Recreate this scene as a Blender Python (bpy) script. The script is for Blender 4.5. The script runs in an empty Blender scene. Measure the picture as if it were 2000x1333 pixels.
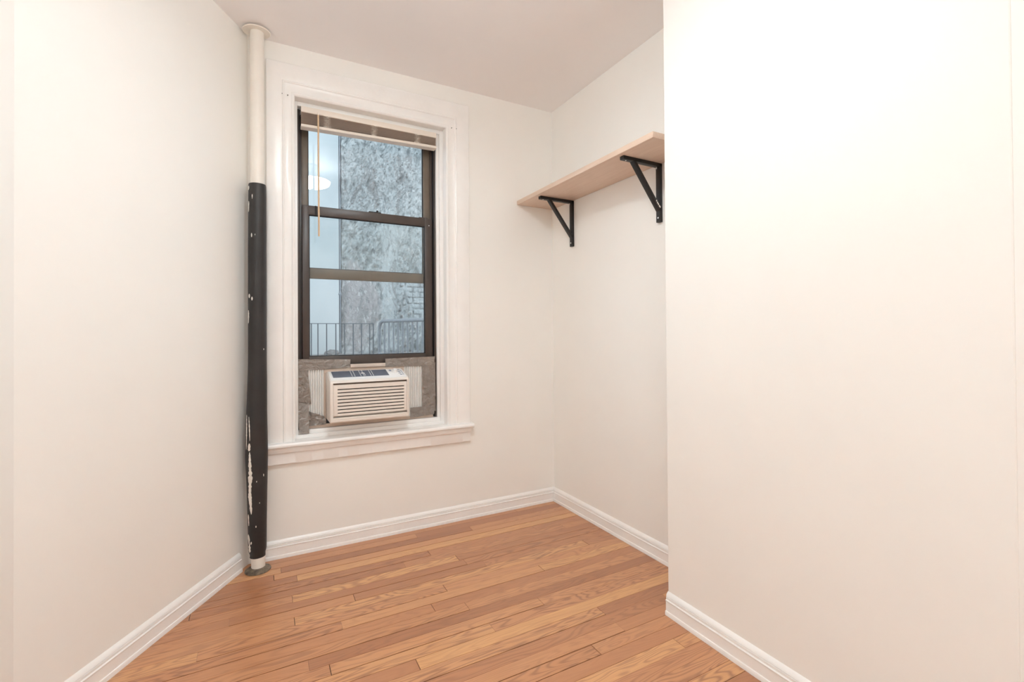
import bpy, bmesh, math, random
from mathutils import Vector, Matrix, noise

random.seed(7)
sc = bpy.context.scene
col = sc.collection

# ------------------------------------------------------------------ camera
FPX, YAW, PITCH, ROLL, SY, CAM_H = 916.454, 0.492334, 0.007571, -0.006484, -25.98, 1.15221
FW = Vector((math.sin(YAW)*math.cos(PITCH), math.cos(YAW)*math.cos(PITCH), math.sin(PITCH)))
_r = Vector((math.cos(YAW), -math.sin(YAW), 0)); _u = _r.cross(FW)
RT = _r*math.cos(ROLL) + _u*math.sin(ROLL)
UP = -_r*math.sin(ROLL) + _u*math.cos(ROLL)
CAM = Vector((0, 0, CAM_H))
cd = bpy.data.cameras.new('camera'); cam = bpy.data.objects.new('camera', cd); col.objects.link(cam)
cam.matrix_world = Matrix(((RT.x, UP.x, -FW.x, CAM.x), (RT.y, UP.y, -FW.y, CAM.y), (RT.z, UP.z, -FW.z, CAM.z), (0, 0, 0, 1)))
cd.sensor_fit = 'HORIZONTAL'; cd.sensor_width = 36.0
cd.lens = FPX/2000*36; cd.shift_y = SY/2000
cd.clip_start = 0.02; cd.clip_end = 200
sc.camera = cam

def at(u, v, Y):
    """measured point on the plane at depth Y"""
    d = FW + RT*((u-1000)/FPX) + UP*((666.5+SY-v)/FPX)
    return CAM + d*(Y/d.y)

# ------------------------------------------------------------------ sky, exposure
world = bpy.data.worlds.new('overcast_sky'); sc.world = world; world.use_nodes = True
wn = world.node_tree.nodes; wl = world.node_tree.links; wn.clear()
wo = wn.new('ShaderNodeOutputWorld'); wb = wn.new('ShaderNodeBackground')
wb.inputs[0].default_value = (0.83, 0.915, 1.0, 1); wb.inputs[1].default_value = 2.45
wl.new(wb.outputs[0], wo.inputs[0])
sc.view_settings.view_transform = 'Standard'; sc.view_settings.look = 'None'
sc.view_settings.exposure = 0.0; sc.view_settings.gamma = 1.0
sc.view_settings.use_curve_mapping = False
LAMP_STRENGTH, FILL_STRENGTH = 58.0, 54.0
sc.cycles.max_bounces = 20; sc.cycles.diffuse_bounces = 14; sc.cycles.transparent_max_bounces = 16
sc.cycles.sample_clamp_indirect = 8.0

# ------------------------------------------------------------------ measures of the room
H = 2.65; D = 2.693; R = 1.7625; N = 1.4589; NE = 1.392; XL = -0.0538; AL = -0.55105; REAR = -1.6
def left_wall(t): return Vector((XL + math.sin(AL)*t, D - math.cos(AL)*t, 0))
LN = Vector((math.cos(AL), math.sin(AL), 0))          # normal of the left wall, into the room
LC = left_wall(1.048)                                 # where the left wall turns
LE = Vector((LC.x-0.62, REAR, 0))

# ------------------------------------------------------------------ node helpers
def mat(name):
    m = bpy.data.materials.new(name); m.use_nodes = True
    nt = m.node_tree; nt.nodes.clear()
    out = nt.nodes.new('ShaderNodeOutputMaterial'); p = nt.nodes.new('ShaderNodeBsdfPrincipled')
    nt.links.new(p.outputs[0], out.inputs[0])
    return m, nt, p, out
def nd(nt, t, **kw):
    n = nt.nodes.new(t)
    for k, v in kw.items(): setattr(n, k, v)
    return n
def val(nt, sock, v):
    if hasattr(v, 'is_output') : nt.links.new(v, sock)
    else: sock.default_value = v
def math_n(nt, op, a, b=0.0, c=0.0):
    n = nd(nt, 'ShaderNodeMath', operation=op)
    for i, v in enumerate((a, b, c)): val(nt, n.inputs[i], v)
    return n.outputs[0]
def ramp(nt, fac, stops):
    n = nd(nt, 'ShaderNodeValToRGB'); e = n.color_ramp.elements
    while len(e) < len(stops): e.new(0.5)
    for i, (p, c) in enumerate(stops):
        e[i].position = p; e[i].color = c if len(c) == 4 else (*c, 1)
    nt.links.new(fac, n.inputs[0]); return n.outputs[0]
def mixc(nt, fac, a, b, mode='MIX'):
    n = nd(nt, 'ShaderNodeMix', data_type='RGBA', blend_type=mode)
    val(nt, n.inputs[0], fac)
    for s, v in ((n.inputs[6], a), (n.inputs[7], b)):
        if isinstance(v, tuple): s.default_value = v if len(v) == 4 else (*v, 1)
        else: nt.links.new(v, s)
    return n.outputs[2]
def noise_n(nt, vec, scale, detail=3.0, rough=0.5, dist=0.0):
    n = nd(nt, 'ShaderNodeTexNoise')
    if vec is not None: nt.links.new(vec, n.inputs['Vector'])
    n.inputs['Scale'].default_value = scale; n.inputs['Detail'].default_value = detail
    n.inputs['Roughness'].default_value = rough; n.inputs['Distortion'].default_value = dist
    return n.outputs['Fac']
def scaled(nt, vec, s, rot=(0, 0, 0)):
    n = nd(nt, 'ShaderNodeMapping'); nt.links.new(vec, n.inputs[0])
    n.inputs['Scale'].default_value = s; n.inputs['Rotation'].default_value = rot
    return n.outputs[0]
def bump(nt, p, h, strength, dist=0.002):
    b = nd(nt, 'ShaderNodeBump'); b.inputs['Strength'].default_value = strength; b.inputs['Distance'].default_value = dist
    nt.links.new(h, b.inputs['Height']); nt.links.new(b.outputs[0], p.inputs['Normal'])
def objco(nt): return nd(nt, 'ShaderNodeTexCoord').outputs['Object']

def paint(name, c, rough=0.5, var=0.03, scale=6.0, bstr=0.15, bscale=60.0, metallic=0.0, bdist=0.001):
    m, nt, p, o = mat(name)
    co = objco(nt)
    f = noise_n(nt, co, scale, 4)
    lo = tuple(max(0, x*(1-var)) for x in c); hi = tuple(min(1, x*(1+var)) for x in c)
    nt.links.new(ramp(nt, f, [(0.3, lo), (0.7, hi)]), p.inputs['Base Color'])
    p.inputs['Roughness'].default_value = rough; p.inputs['Metallic'].default_value = metallic
    if bstr: bump(nt, p, noise_n(nt, co, bscale, 3), bstr, bdist)
    return m

M = {}
M['wall'] = paint('cream_wall_paint', (0.895, 0.89, 0.862), 0.55, 0.012, 2.5, 0.10, 35)
M['ceiling'] = paint('ceiling_paint', (0.905, 0.895, 0.905), 0.7, 0.01, 2.0, 0.08, 30)
M['trim'] = paint('white_trim_paint', (0.91, 0.905, 0.895), 0.27, 0.02, 9.0, 0.22, 45, bdist=0.002)
M['pipe'] = paint('cream_pipe_paint', (0.84, 0.80, 0.74), 0.45, 0.03, 9, 0.3, 50, bdist=0.002)
M['grime'] = paint('grimy_flange_metal', (0.13, 0.10, 0.07), 0.45, 0.7, 60, 0.7, 90, bdist=0.003)
M['brown'] = paint('bronze_window_aluminium', (0.062, 0.046, 0.040), 0.36, 0.08, 12, 0.05, 80)
M['bronze'] = paint('lit_bronze_aluminium', (0.15, 0.118, 0.088), 0.4, 0.1, 12, 0.05, 80)  # paler than the lower sash: the pane's warm room reflection is in this colour
M['gasket'] = paint('black_gasket', (0.012, 0.012, 0.014), 0.6, 0.05, 12, 0.0)
M['ac'] = paint('aged_white_plastic', (0.80, 0.745, 0.69), 0.38, 0.02, 8, 0.05, 200)
M['actop'] = paint('white_plastic', (0.84, 0.83, 0.82), 0.3, 0.01, 8, 0.0)
M['vent'] = paint('sky_tinted_vent_plastic', (0.15, 0.17, 0.22), 0.35, 0.08, 30, 0.0)  # dark vent plastic, with the sky's bluish reflection mixed into its colour
M['dark'] = paint('dark_interior', (0.03, 0.022, 0.018), 0.7, 0.1, 20, 0.0)
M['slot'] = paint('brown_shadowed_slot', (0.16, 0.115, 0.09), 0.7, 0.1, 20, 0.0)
M['print'] = paint('grey_print', (0.18, 0.20, 0.27), 0.6, 0.02, 20, 0.0)
M['accordion'] = paint('pale_pleated_vinyl', (0.80, 0.80, 0.785), 0.45, 0.03, 8, 0.0)
M['blind'] = paint('cream_blind_vinyl', (0.80, 0.735, 0.66), 0.42, 0.02, 10, 0.0)
M['slat'] = paint('beige_shaded_slats', (0.56, 0.46, 0.385), 0.5, 0.03, 10, 0.0)  # cream slats browned: the shade under the headrail is in this colour
M['cord'] = paint('white_cord', (0.82, 0.77, 0.70), 0.8, 0.03, 40, 0.0)
M['wand'] = paint('tan_wand_plastic', (0.68, 0.50, 0.33), 0.25, 0.02, 20, 0.0)
M['black'] = paint('black_painted_steel', (0.012, 0.011, 0.011), 0.42, 0.1, 20, 0.05, 100)
M['screw'] = paint('bright_screw_steel', (0.8, 0.8, 0.8), 0.3, 0.02, 20, 0.0, metallic=0.5)
M['smear'] = paint('white_paint_smear', (0.78, 0.75, 0.70), 0.5, 0.12, 60, 0.4, 120)
M['iron'] = paint('thin_fence_iron', (0.10, 0.12, 0.14), 0.5, 0.05, 20, 0.0)
M['galv'] = paint('galvanised_steel', (0.23, 0.26, 0.29), 0.4, 0.12, 30, 0.1, 90)
M['lampmetal'] = paint('brushed_lamp_rim', (0.5, 0.48, 0.45), 0.3, 0.05, 30, 0.0, metallic=0.8)
M['woodstrip'] = paint('pale_wood_strip', (0.66, 0.56, 0.49), 0.6, 0.06, 30, 0.1, 80)
M['dirt'] = paint('dark_earth', (0.20, 0.20, 0.20), 0.9, 0.3, 20, 0.6, 40, bdist=0.01)

def m_foam():
    m, nt, p, o = mat('black_foam'); co = objco(nt)
    f = noise_n(nt, co, 9, 5)
    nt.links.new(ramp(nt, f, [(0.3, (0.016, 0.014, 0.014)), (0.75, (0.030, 0.027, 0.026))]), p.inputs['Base Color'])
    p.inputs['Roughness'].default_value = 0.5
    bump(nt, p, noise_n(nt, co, 320, 2), 0.35, 0.001)
    return m
M['foam'] = m_foam()

def m_tape():
    m, nt, p, o = mat('grey_duct_tape'); co = objco(nt)
    f = noise_n(nt, co, 14, 4, 0.6, 0.4)
    nt.links.new(ramp(nt, f, [(0.3, (0.215, 0.19, 0.172)), (0.7, (0.335, 0.302, 0.276))]), p.inputs['Base Color'])
    p.inputs['Roughness'].default_value = 0.30; p.inputs['Metallic'].default_value = 0.3
    bump(nt, p, noise_n(nt, scaled(nt, co, (1, 1, 1)), 30, 3, 0.5, 0.9), 0.8, 0.012)
    return m
M['tape'] = m_tape()

def m_shelf():
    m, nt, p, o = mat('pale_birch_board'); co = objco(nt)
    f = noise_n(nt, scaled(nt, co, (14, 0.9, 14)), 6, 5, 0.55, 0.6)
    nt.links.new(ramp(nt, f, [(0.25, (0.67, 0.50, 0.395)), (0.75, (0.76, 0.605, 0.49))]), p.inputs['Base Color'])
    p.inputs['Roughness'].default_value = 0.38
    return m
M['shelf'] = m_shelf()

def m_glass():
    m, nt, p, o = mat('window_glass'); nt.nodes.remove(p)
    tr = nd(nt, 'ShaderNodeBsdfTransparent'); tr.inputs[0].default_value = (0.97, 0.985, 0.985, 1)
    gl = nd(nt, 'ShaderNodeBsdfGlossy'); gl.inputs['Roughness'].default_value = 0.0
    lw = nd(nt, 'ShaderNodeLayerWeight'); lw.inputs[0].default_value = 0.5
    f = math_n(nt, 'ADD', math_n(nt, 'MULTIPLY', math_n(nt, 'POWER', lw.outputs['Facing'], 5.0), 0.9), 0.042)
    mx = nd(nt, 'ShaderNodeMixShader'); nt.links.new(f, mx.inputs[0])
    nt.links.new(tr.outputs[0], mx.inputs[1]); nt.links.new(gl.outputs[0], mx.inputs[2])
    nt.links.new(mx.outputs[0], o.inputs[0]); return m
M['glass'] = m_glass()

def m_emit(strength):
    m, nt, p, o = mat('lit_opal_glass')
    p.inputs['Base Color'].default_value = (0.9, 0.88, 0.85, 1); p.inputs['Roughness'].default_value = 0.3
    p.inputs['Emission Color'].default_value = (0.885, 0.972, 1.0, 1); p.inputs['Emission Strength'].default_value = strength
    return m
M['opal'] = m_emit(LAMP_STRENGTH); M['opal_fill'] = m_emit(FILL_STRENGTH); M['opal_inner'] = m_emit(0.55*LAMP_STRENGTH)

def m_floor():
    m, nt, p, o = mat('oak_strip_floor')
    a = nd(nt, 'ShaderNodeAttribute', attribute_name='plank_co'); pc = a.outputs['Vector']
    r = nd(nt, 'ShaderNodeAttribute', attribute_name='plank_rnd'); sx = nd(nt, 'ShaderNodeSeparateColor'); nt.links.new(r.outputs['Color'], sx.inputs[0])
    r1, r2, r3 = sx.outputs[0], sx.outputs[1], sx.outputs[2]
    base = ramp(nt, r1, [(0.0, (0.35, 0.128, 0.053)), (0.22, (0.425, 0.172, 0.075)), (0.5, (0.495, 0.215, 0.096)), (0.78, (0.57, 0.265, 0.119)), (1.0, (0.68, 0.355, 0.150))])
    # flowing cathedral figure: contour lines of a stretched noise field
    fld = noise_n(nt, scaled(nt, pc, (1.5, 11.0, 1.0)), 1.3, 2, 0.45, 0.35)
    rings = math_n(nt, 'SINE', math_n(nt, 'MULTIPLY', fld, 95.0))
    rings = math_n(nt, 'MULTIPLY', math_n(nt, 'ADD', rings, 1.0), 0.5)
    rings = math_n(nt, 'POWER', rings, 2.2)
    fine = noise_n(nt, scaled(nt, pc, (5.0, 240.0, 1.0)), 1.0, 4, 0.6)
    fine = math_n(nt, 'MULTIPLY', math_n(nt, 'SUBTRACT', fine, 0.42), 3.0)
    blotch = noise_n(nt, scaled(nt, pc, (2.0, 8.0, 1.0)), 1.0, 3)
    f1 = math_n(nt, 'MULTIPLY', rings, math_n(nt, 'ADD', math_n(nt, 'MULTIPLY', r2, 0.7), 0.15))
    c = mixc(nt, f1, base, (0.26, 0.095, 0.042))
    n2 = nd(nt, 'ShaderNodeClamp'); nt.links.new(math_n(nt, 'MULTIPLY', fine, 0.30), n2.inputs[0])
    c = mixc(nt, n2.outputs[0], c, (0.30, 0.115, 0.05))
    c = mixc(nt, math_n(nt, 'MULTIPLY', blotch, 0.30), c, (0.62, 0.34, 0.175))
    nt.links.new(c, p.inputs['Base Color'])
    co = objco(nt)
    rg = math_n(nt, 'ADD', math_n(nt, 'MULTIPLY', noise_n(nt, co, 7, 3), 0.12), 0.34)
    nt.links.new(rg, p.inputs['Roughness'])
    p.inputs['Coat Weight'].default_value = 0.55; p.inputs['Coat Roughness'].default_value = 0.24
    hb = math_n(nt, 'ADD', math_n(nt, 'MULTIPLY', fine, 0.15), noise_n(nt, scaled(nt, pc, (1.5, 10, 1)), 1.6, 2))
    bump(nt, p, hb, 0.25, 0.0015)
    return m
M['floor'] = m_floor()
M['sub'] = paint('dark_seam', (0.018, 0.010, 0.007), 0.8, 0.1, 20, 0.0)

def m_stucco(name, rough_wall):
    m, nt, p, o = mat(name); co = objco(nt)
    base = ramp(nt, noise_n(nt, scaled(nt, co, (1, 1, 0.45)), 1.6 if rough_wall else 0.9, 6, 0.6, 0.5),
                [(0.28, (0.47, 0.535, 0.56)), (0.5, (0.60, 0.655, 0.665)), (0.72, (0.72, 0.75, 0.75))])
    if rough_wall:
        at_ = nd(nt, 'ShaderNodeAttribute', attribute_name='patch')
        s = nd(nt, 'ShaderNodeSeparateColor'); nt.links.new(at_.outputs['Color'], s.inputs[0])
        base = mixc(nt, math_n(nt, 'MULTIPLY', s.outputs[0], 0.85), base, (0.50, 0.475, 0.48))     # bared pinkish render
        st = noise_n(nt, scaled(nt, co, (5, 5, 1.4), (0, 0.35, 0)), 3.0, 6, 0.65, 0.7)
        sf = ramp(nt, st, [(0.54, (0, 0, 0)), (0.64, (1, 1, 1))])
        base = mixc(nt, math_n(nt, 'MULTIPLY', sf, 0.65), base, (0.22, 0.25, 0.27))                # dirt where paint has gone
        pf = ramp(nt, noise_n(nt, scaled(nt, co, (1.5, 1.5, 0.6), (0, 0.4, 0)), 2.2, 7, 0.62, 0.9), [(0.57, (0, 0, 0)), (0.60, (1, 1, 1))])
        base = mixc(nt, math_n(nt, 'MULTIPLY', pf, 0.7), base, (0.37, 0.38, 0.385))               # flaked-off areas
        wf = ramp(nt, noise_n(nt, scaled(nt, co, (6, 6, 2.2), (0, 0.35, 0)), 4.5, 5, 0.6, 0.5), [(0.56, (0, 0, 0)), (0.66, (1, 1, 1))])
        base = mixc(nt, math_n(nt, 'MULTIPLY', wf, 0.75), base, (0.78, 0.80, 0.79))
        base = mixc(nt, math_n(nt, 'MULTIPLY', s.outputs[1], 0.8), base, (0.24, 0.26, 0.27))       # cracks, joints
        h = noise_n(nt, scaled(nt, co, (1, 1, 0.6), (0, 0.5, 0)), 26, 6, 0.7, 0.6)
        bump(nt, p, h, 1.0, 0.05)
    else:
        base = mixc(nt, 1.0, base, (0.86, 0.87, 0.88), 'MULTIPLY')
        df = ramp(nt, noise_n(nt, co, 2.4, 4, 0.6, 0.5), [(0.66, (0, 0, 0)), (0.74, (1, 1, 1))])
        base = mixc(nt, math_n(nt, 'MULTIPLY', df, 0.3), base, (0.36, 0.39, 0.38))
        bump(nt, p, noise_n(nt, co, 8, 4), 0.15, 0.01)
    nt.links.new(base, p.inputs['Base Color']); p.inputs['Roughness'].default_value = 0.85
    return m
M['stucco'] = m_stucco('peeling_pale_blue_stucco', True)
M['smooth'] = m_stucco('smooth_pale_blue_stucco', False)

# ------------------------------------------------------------------ object helpers
def tag(o, label=None, cat=None, group=None, kind=None):
    if label: o['label'] = label
    if cat: o['category'] = cat
    if group: o['group'] = group
    if kind: o['kind'] = kind
    return o
def thing(name, loc, label, cat, group=None, kind=None):
    o = bpy.data.objects.new(name, None); col.objects.link(o); o.location = loc; o.empty_display_size = 0.05
    return tag(o, label, cat, group, kind)

class MB:
    """collects shapes in world space; build() links them as one mesh object"""
    def __init__(s): s.bm = bmesh.new()
    def box(s, x0, x1, y0, y1, z0, z1, bev=0.0, seg=2):
        b = bmesh.new(); bmesh.ops.create_cube(b, size=1.0)
        for v in b.verts: v.co = Vector((x0+(v.co.x+.5)*(x1-x0), y0+(v.co.y+.5)*(y1-y0), z0+(v.co.z+.5)*(z1-z0)))
        if bev: bmesh.ops.bevel(b, geom=b.edges[:], offset=bev, segments=seg, profile=0.5, affect='EDGES')
        return s.add(b)
    def add(s, b, mtx=None):
        if mtx is not None: b.transform(mtx)
        me = bpy.data.meshes.new('t'); b.to_mesh(me); s.bm.from_mesh(me); bpy.data.meshes.remove(me); b.free(); return s
    def bar(s, p0, p1, w, t, side, bev=0.0015):
        """rectangular bar from p0 to p1; w measured along side, t across"""
        p0, p1, side = Vector(p0), Vector(p1), Vector(side).normalized()
        d = (p1-p0).normalized(); n = d.cross(side).normalized(); L = (p1-p0).length
        b = bmesh.new(); bmesh.ops.create_cube(b, size=1.0)
        for v in b.verts: v.co = Vector((v.co.x*w, v.co.y*t, (v.co.z+.5)*L))
        if bev: bmesh.ops.bevel(b, geom=b.edges[:], offset=bev, segments=2, profile=0.5, affect='EDGES')
        b.transform(Matrix(((side.x, n.x, d.x, p0.x), (side.y, n.y, d.y, p0.y), (side.z, n.z, d.z, p0.z), (0, 0, 0, 1))))
        return s.add(b)
    def prism(s, poly, z0, z1):
        vs0 = [s.bm.verts.new((x, y, z0)) for x, y in poly]; vs1 = [s.bm.verts.new((x, y, z1)) for x, y in poly]
        n = len(poly)
        s.bm.faces.new(vs0[::-1]); s.bm.faces.new(vs1)
        for i in range(n): s.bm.faces.new((vs0[i], vs0[(i+1) % n], vs1[(i+1) % n], vs1[i]))
        return s
    def rings(s, rs, close=True, caps=True):
        """loft closed rings of points"""
        prev = None; first = None
        for r in rs:
            vs = [s.bm.verts.new(p) for p in r]
            if prev:
                n = len(vs)
                for i in range(n if close else n-1): s.bm.faces.new((prev[i], prev[(i+1) % n], vs[(i+1) % n], vs[i]))
            else: first = vs
            prev = vs
        if caps and close: s.bm.faces.new(first[::-1]); s.bm.faces.new(prev)
        return s
    def lathe(s, c, prof, n=48, caps=True):
        c = Vector(c)
        return s.rings([[c+Vector((math.cos(2*math.pi*i/n)*r, math.sin(2*math.pi*i/n)*r, z)) for i in range(n)] for r, z in prof], caps=caps)
    def tube(s, pts, r, n=10):
        pts = [Vector(p) for p in pts]; rs = []; ref = None
        for i, p in enumerate(pts):
            d = ((pts[min(i+1, len(pts)-1)]-pts[max(i-1, 0)])).normalized()
            if ref is None:
                ref = Vector((0, 0, 1)) if abs(d.z) < 0.9 else Vector((1, 0, 0))
            a = (ref - d*ref.dot(d)).normalized(); ref = a; b = d.cross(a)
            rr = r[i] if isinstance(r, (list, tuple)) else r
            rs.append([p+a*math.cos(2*math.pi*k/n)*rr+b*math.sin(2*math.pi*k/n)*rr for k in range(n)])
        return s.rings(rs)
    def sweep(s, prof_fn, frames):
        """open profile swept between frames: prof_fn(frame) -> points; closed loop of profile"""
        return s.rings([prof_fn(f) for f in frames])
    def build(s, name, m, parent=None, smooth=True, angle=40):
        me = bpy.data.meshes.new(name)
        org = Vector((0, 0, 0))
        if s.bm.verts:
            xs = [v.co for v in s.bm.verts]
            org = Vector(((min(p.x for p in xs)+max(p.x for p in xs))/2, (min(p.y for p in xs)+max(p.y for p in xs))/2, min(p.z for p in xs)))
        bmesh.ops.translate(s.bm, verts=s.bm.verts[:], vec=-org)
        bmesh.ops.recalc_face_normals(s.bm, faces=s.bm.faces[:])
        s.bm.to_mesh(me); s.bm.free()
        me.materials.append(m if not isinstance(m, str) else M[m])
        if smooth:
            me.polygons.foreach_set('use_smooth', [True]*len(me.polygons))
            me.set_sharp_from_angle(angle=math.radians(angle))
        o = bpy.data.objects.new(name, me); col.objects.link(o)
        base = Vector((0, 0, 0))
        if parent is not None:
            o.parent = parent; q = parent
            while q is not None: base += Vector(q.location); q = q.parent
        o.location = org-base
        return o

# ------------------------------------------------------------------ the room shell
XW0, XW1, ZW0, ZW1 = 0.160, 0.990, 0.560, 2.385       # window opening
WT = 0.16                                             # wall thickness
b = MB()
b.box(-0.30, XW0-0.018, D, D+WT, -0.1, H+0.1); b.box(XW1+0.018, R+0.2, D, D+WT, -0.1, H+0.1)
b.box(XW0-0.018, XW1+0.018, D, D+WT, -0.1, ZW0); b.box(XW0-0.018, XW1+0.018, D, D+WT, ZW1+0.018, H+0.1)
tag(b.build('wall_back', 'wall', smooth=False), 'cream painted back wall around the window', 'wall', kind='structure')
b = MB(); b.box(R, R+0.15, NE-0.1, D, -0.1, H+0.1)
tag(b.build('wall_right', 'wall', smooth=False), 'cream painted right wall of the alcove behind the shelf', 'wall', kind='structure')
b = MB(); b.box(N, R+0.15, 0.385, NE, -0.1, H+0.1, 0.004); b.box(N+0.0025, R+0.15, REAR, 0.386, -0.1, H+0.1)
tag(b.build('wall_near_right', 'wall', smooth=False), 'bright cream wall jutting out at the right of the picture', 'wall', kind='structure')
p0 = left_wall(-0.0); out = -LN*0.12
b = MB(); b.prism([(p0.x, p0.y), (LC.x, LC.y), ((LC+out).x, (LC+out).y), ((p0+out).x, (p0+out).y)][::-1], -0.1, H+0.1)
tag(b.build('wall_left', 'wall', smooth=False), 'cream painted slanting left wall beside the pipe', 'wall', kind='structure')
b = MB(); b.prism([(LC.x, LC.y), (LE.x, LE.y), (LE.x-0.12, LE.y), (LC.x-0.12, LC.y+0.02)][::-1], -0.1, H+0.1)
tag(b.build('wall_front_left', 'wall', smooth=False), 'cream wall at the left edge of the picture', 'wall', kind='structure')
b = MB(); b.box(LE.x-0.12, R+0.15, REAR-0.12, REAR, -0.1, H+0.1)
tag(b.build('wall_rear', 'wall', smooth=False), 'cream wall behind the camera', 'wall', kind='structure')
b = MB(); b.box(LE.x-0.12, R+0.15, REAR-0.12, D+0.05, H, H+0.12)
tag(b.build('ceiling', 'ceiling', smooth=False), 'plain off-white ceiling', 'ceiling', kind='structure')

# floor: strip oak, every strip with its own tone and figure, in one mesh
def build_floor():
    bm = bmesh.new(); lc = bm.loops.layers.float_vector.new('plank_co'); lr = bm.loops.layers.float_color.new('plank_rnd')
    rnd = random.Random(23); w = 0.0592; y_first = 2.3363 + 6*w
    x0, x1 = LE.x-0.1, R+0.1
    known = {1: 0.119+0.0, 6: 0.280, 9: 0.145, 3: 0.883, 4: 0.30}
    joints = {7: [0.119, 0.88], 8: [-0.112, 0.90], 11: [-0.201, 0.728], 12: [0.28, 1.2], 14: [0.761, -0.6], 15: [0.145], 16: [0.207, 1.05]}
    y = y_first; k = 0
    while y > REAR-0.1:
        js = joints.get(k)
        if js is None:
            js = []; x = x0 + rnd.uniform(0.1, 1.0)
            while x < x1: js.append(x); x += rnd.uniform(0.6, 1.9)
        else: js = sorted(js)
        xs = [x0]+[j for j in js if x0 < j < x1]+[x1]
        for i in range(len(xs)-1):
            a, c = xs[i], xs[i+1]
            gs = rnd.choice([0.0006, 0.0008, 0.0013, 0.0020, 0.0026])*(1.5 if a < 0.4 else 0.7)
            ge = rnd.choice([0.0006, 0.0014, 0.0024])
            ya, yb = y-w+gs, y-0.0002
            r = (rnd.random(), rnd.random()**1.3, rnd.random(), 1); ox = rnd.uniform(0, 90); oy = rnd.uniform(0, 40)
            zt = rnd.uniform(-0.0003, 0.0)
            v = [bm.verts.new(q) for q in ((a+ge, ya, zt), (c, ya, zt), (c, yb, zt), (a+ge, yb, zt))]
            lo = [bm.verts.new((q.co.x, q.co.y, -0.006)) for q in v]
            fs = [bm.faces.new(v)]+[bm.faces.new((v[j], lo[j], lo[(j+1) % 4], v[(j+1) % 4])) for j in range(4)]
            for f in fs:
                for l in f.loops:
                    q = l.vert.co; l[lc] = (q.x+ox, q.y-ya+oy, ox*0.37); l[lr] = r
        y -= w; k += 1
    n = len(bm.faces)
    # dark sub-floor under the seams
    vs = [bm.verts.new(q) for q in ((x0, REAR-0.1, -0.005), (x1, REAR-0.1, -0.005), (x1, y_first, -0.005), (x0, y_first, -0.005))]
    f = bm.faces.new(vs); f.material_index = 1
    lo = [bm.verts.new((q.co.x, q.co.y, -0.1)) for q in vs]
    for j in range(4):
        g = bm.faces.new((vs[j], lo[j], lo[(j+1) % 4], vs[(j+1) % 4])); g.material_index = 1
    bmesh.ops.recalc_face_normals(bm, faces=bm.faces[:])
    for f in bm.faces:
        if abs(f.normal.z) > 0.9 and f.normal.z < 0: f.normal_flip()
    me = bpy.data.meshes.new('floor'); bm.to_mesh(me); bm.free()
    me.materials.append(M['floor']); me.materials.append(M['sub'])
    o = bpy.data.objects.new('floor', me); col.objects.link(o)
    tag(o, 'varnished orange-brown oak strip floor', 'floor', kind='structure')
build_floor()

# ------------------------------------------------------------------ baseboards
BP = [(0.0, 0.0), (0.018, 0.0), (0.018, 0.012), (0.0165, 0.0165), (0.0135, 0.018), (0.0132, 0.054), (0.0155, 0.0565), (0.0155, 0.060), (0.0112, 0.0620),
      (0.0122, 0.071), (0.0072, 0.0722), (0.0112, 0.0750), (0.0085, 0.083), (0.003, 0.0885), (0.0, 0.0915)]
def baseboard(name, label, path, closed_ends=True):
    """path: list of (x,y); room lies to the left of the direction of travel"""
    P = [Vector((x, y, 0)) for x, y in path]; rs = []
    segs = [(P[i+1]-P[i]).normalized() for i in range(len(P)-1)]
    nr = [Vector((-d.y, d.x, 0)) for d in segs]
    for i, p in enumerate(P):
        if i == 0: m = nr[0]
        elif i == len(P)-1: m = nr[-1]
        else:
            m = (nr[i-1]+nr[i]).normalized(); m = m/ m.dot(nr[i])
        rs.append((p, m))
    fine = []
    for i in range(len(rs)-1):
        (p, m), (q, n) = rs[i], rs[i+1]; k = max(1, int((q-p).length/0.03))
        for j in range(k): fine.append((p.lerp(q, j/k), m.lerp(n, j/k)))
    fine.append(rs[-1]); bb = MB(); R_ = []
    for i, (p, m) in enumerate(fine):
        w = 0.0012*noise.noise(Vector((p.x*9, p.y*9, 3.3))); w2 = 0.0015*noise.noise(Vector((p.x*40, p.y*40, 8.3)))
        R_.append([p+m*(o+(w if o > 0 else 0)+(w2 if 0 < z < 0.001 else 0))+Vector((0, 0, z)) for o, z in BP])
    bb.rings(R_)
    return tag(bb.build(name, 'trim', angle=28), label, 'baseboard', kind='structure')
a = left_wall(0.0); c_ = left_wall(1.048)
baseboard('baseboard_back', 'white moulded baseboard under the window wall', [(R-0.0, D), (XL+0.045, D)])
baseboard('baseboard_right', 'white moulded baseboard along the alcove wall under the shelf', [(R, NE+0.001), (R, D-0.0)])
tl = left_wall(0.075)
baseboard('baseboard_left', 'white moulded baseboard along the slanting left wall', [(tl.x, tl.y), (c_.x, c_.y)])
baseboard('baseboard_near', 'white moulded baseboard along the jutting wall at right', [(N, 0.39), (N, NE+0.0)])

# ------------------------------------------------------------------ the window
win = thing('window_1', (0.575, D, ZW0), 'double-hung bronze window in wide white casing', 'window', kind='structure')
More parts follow.
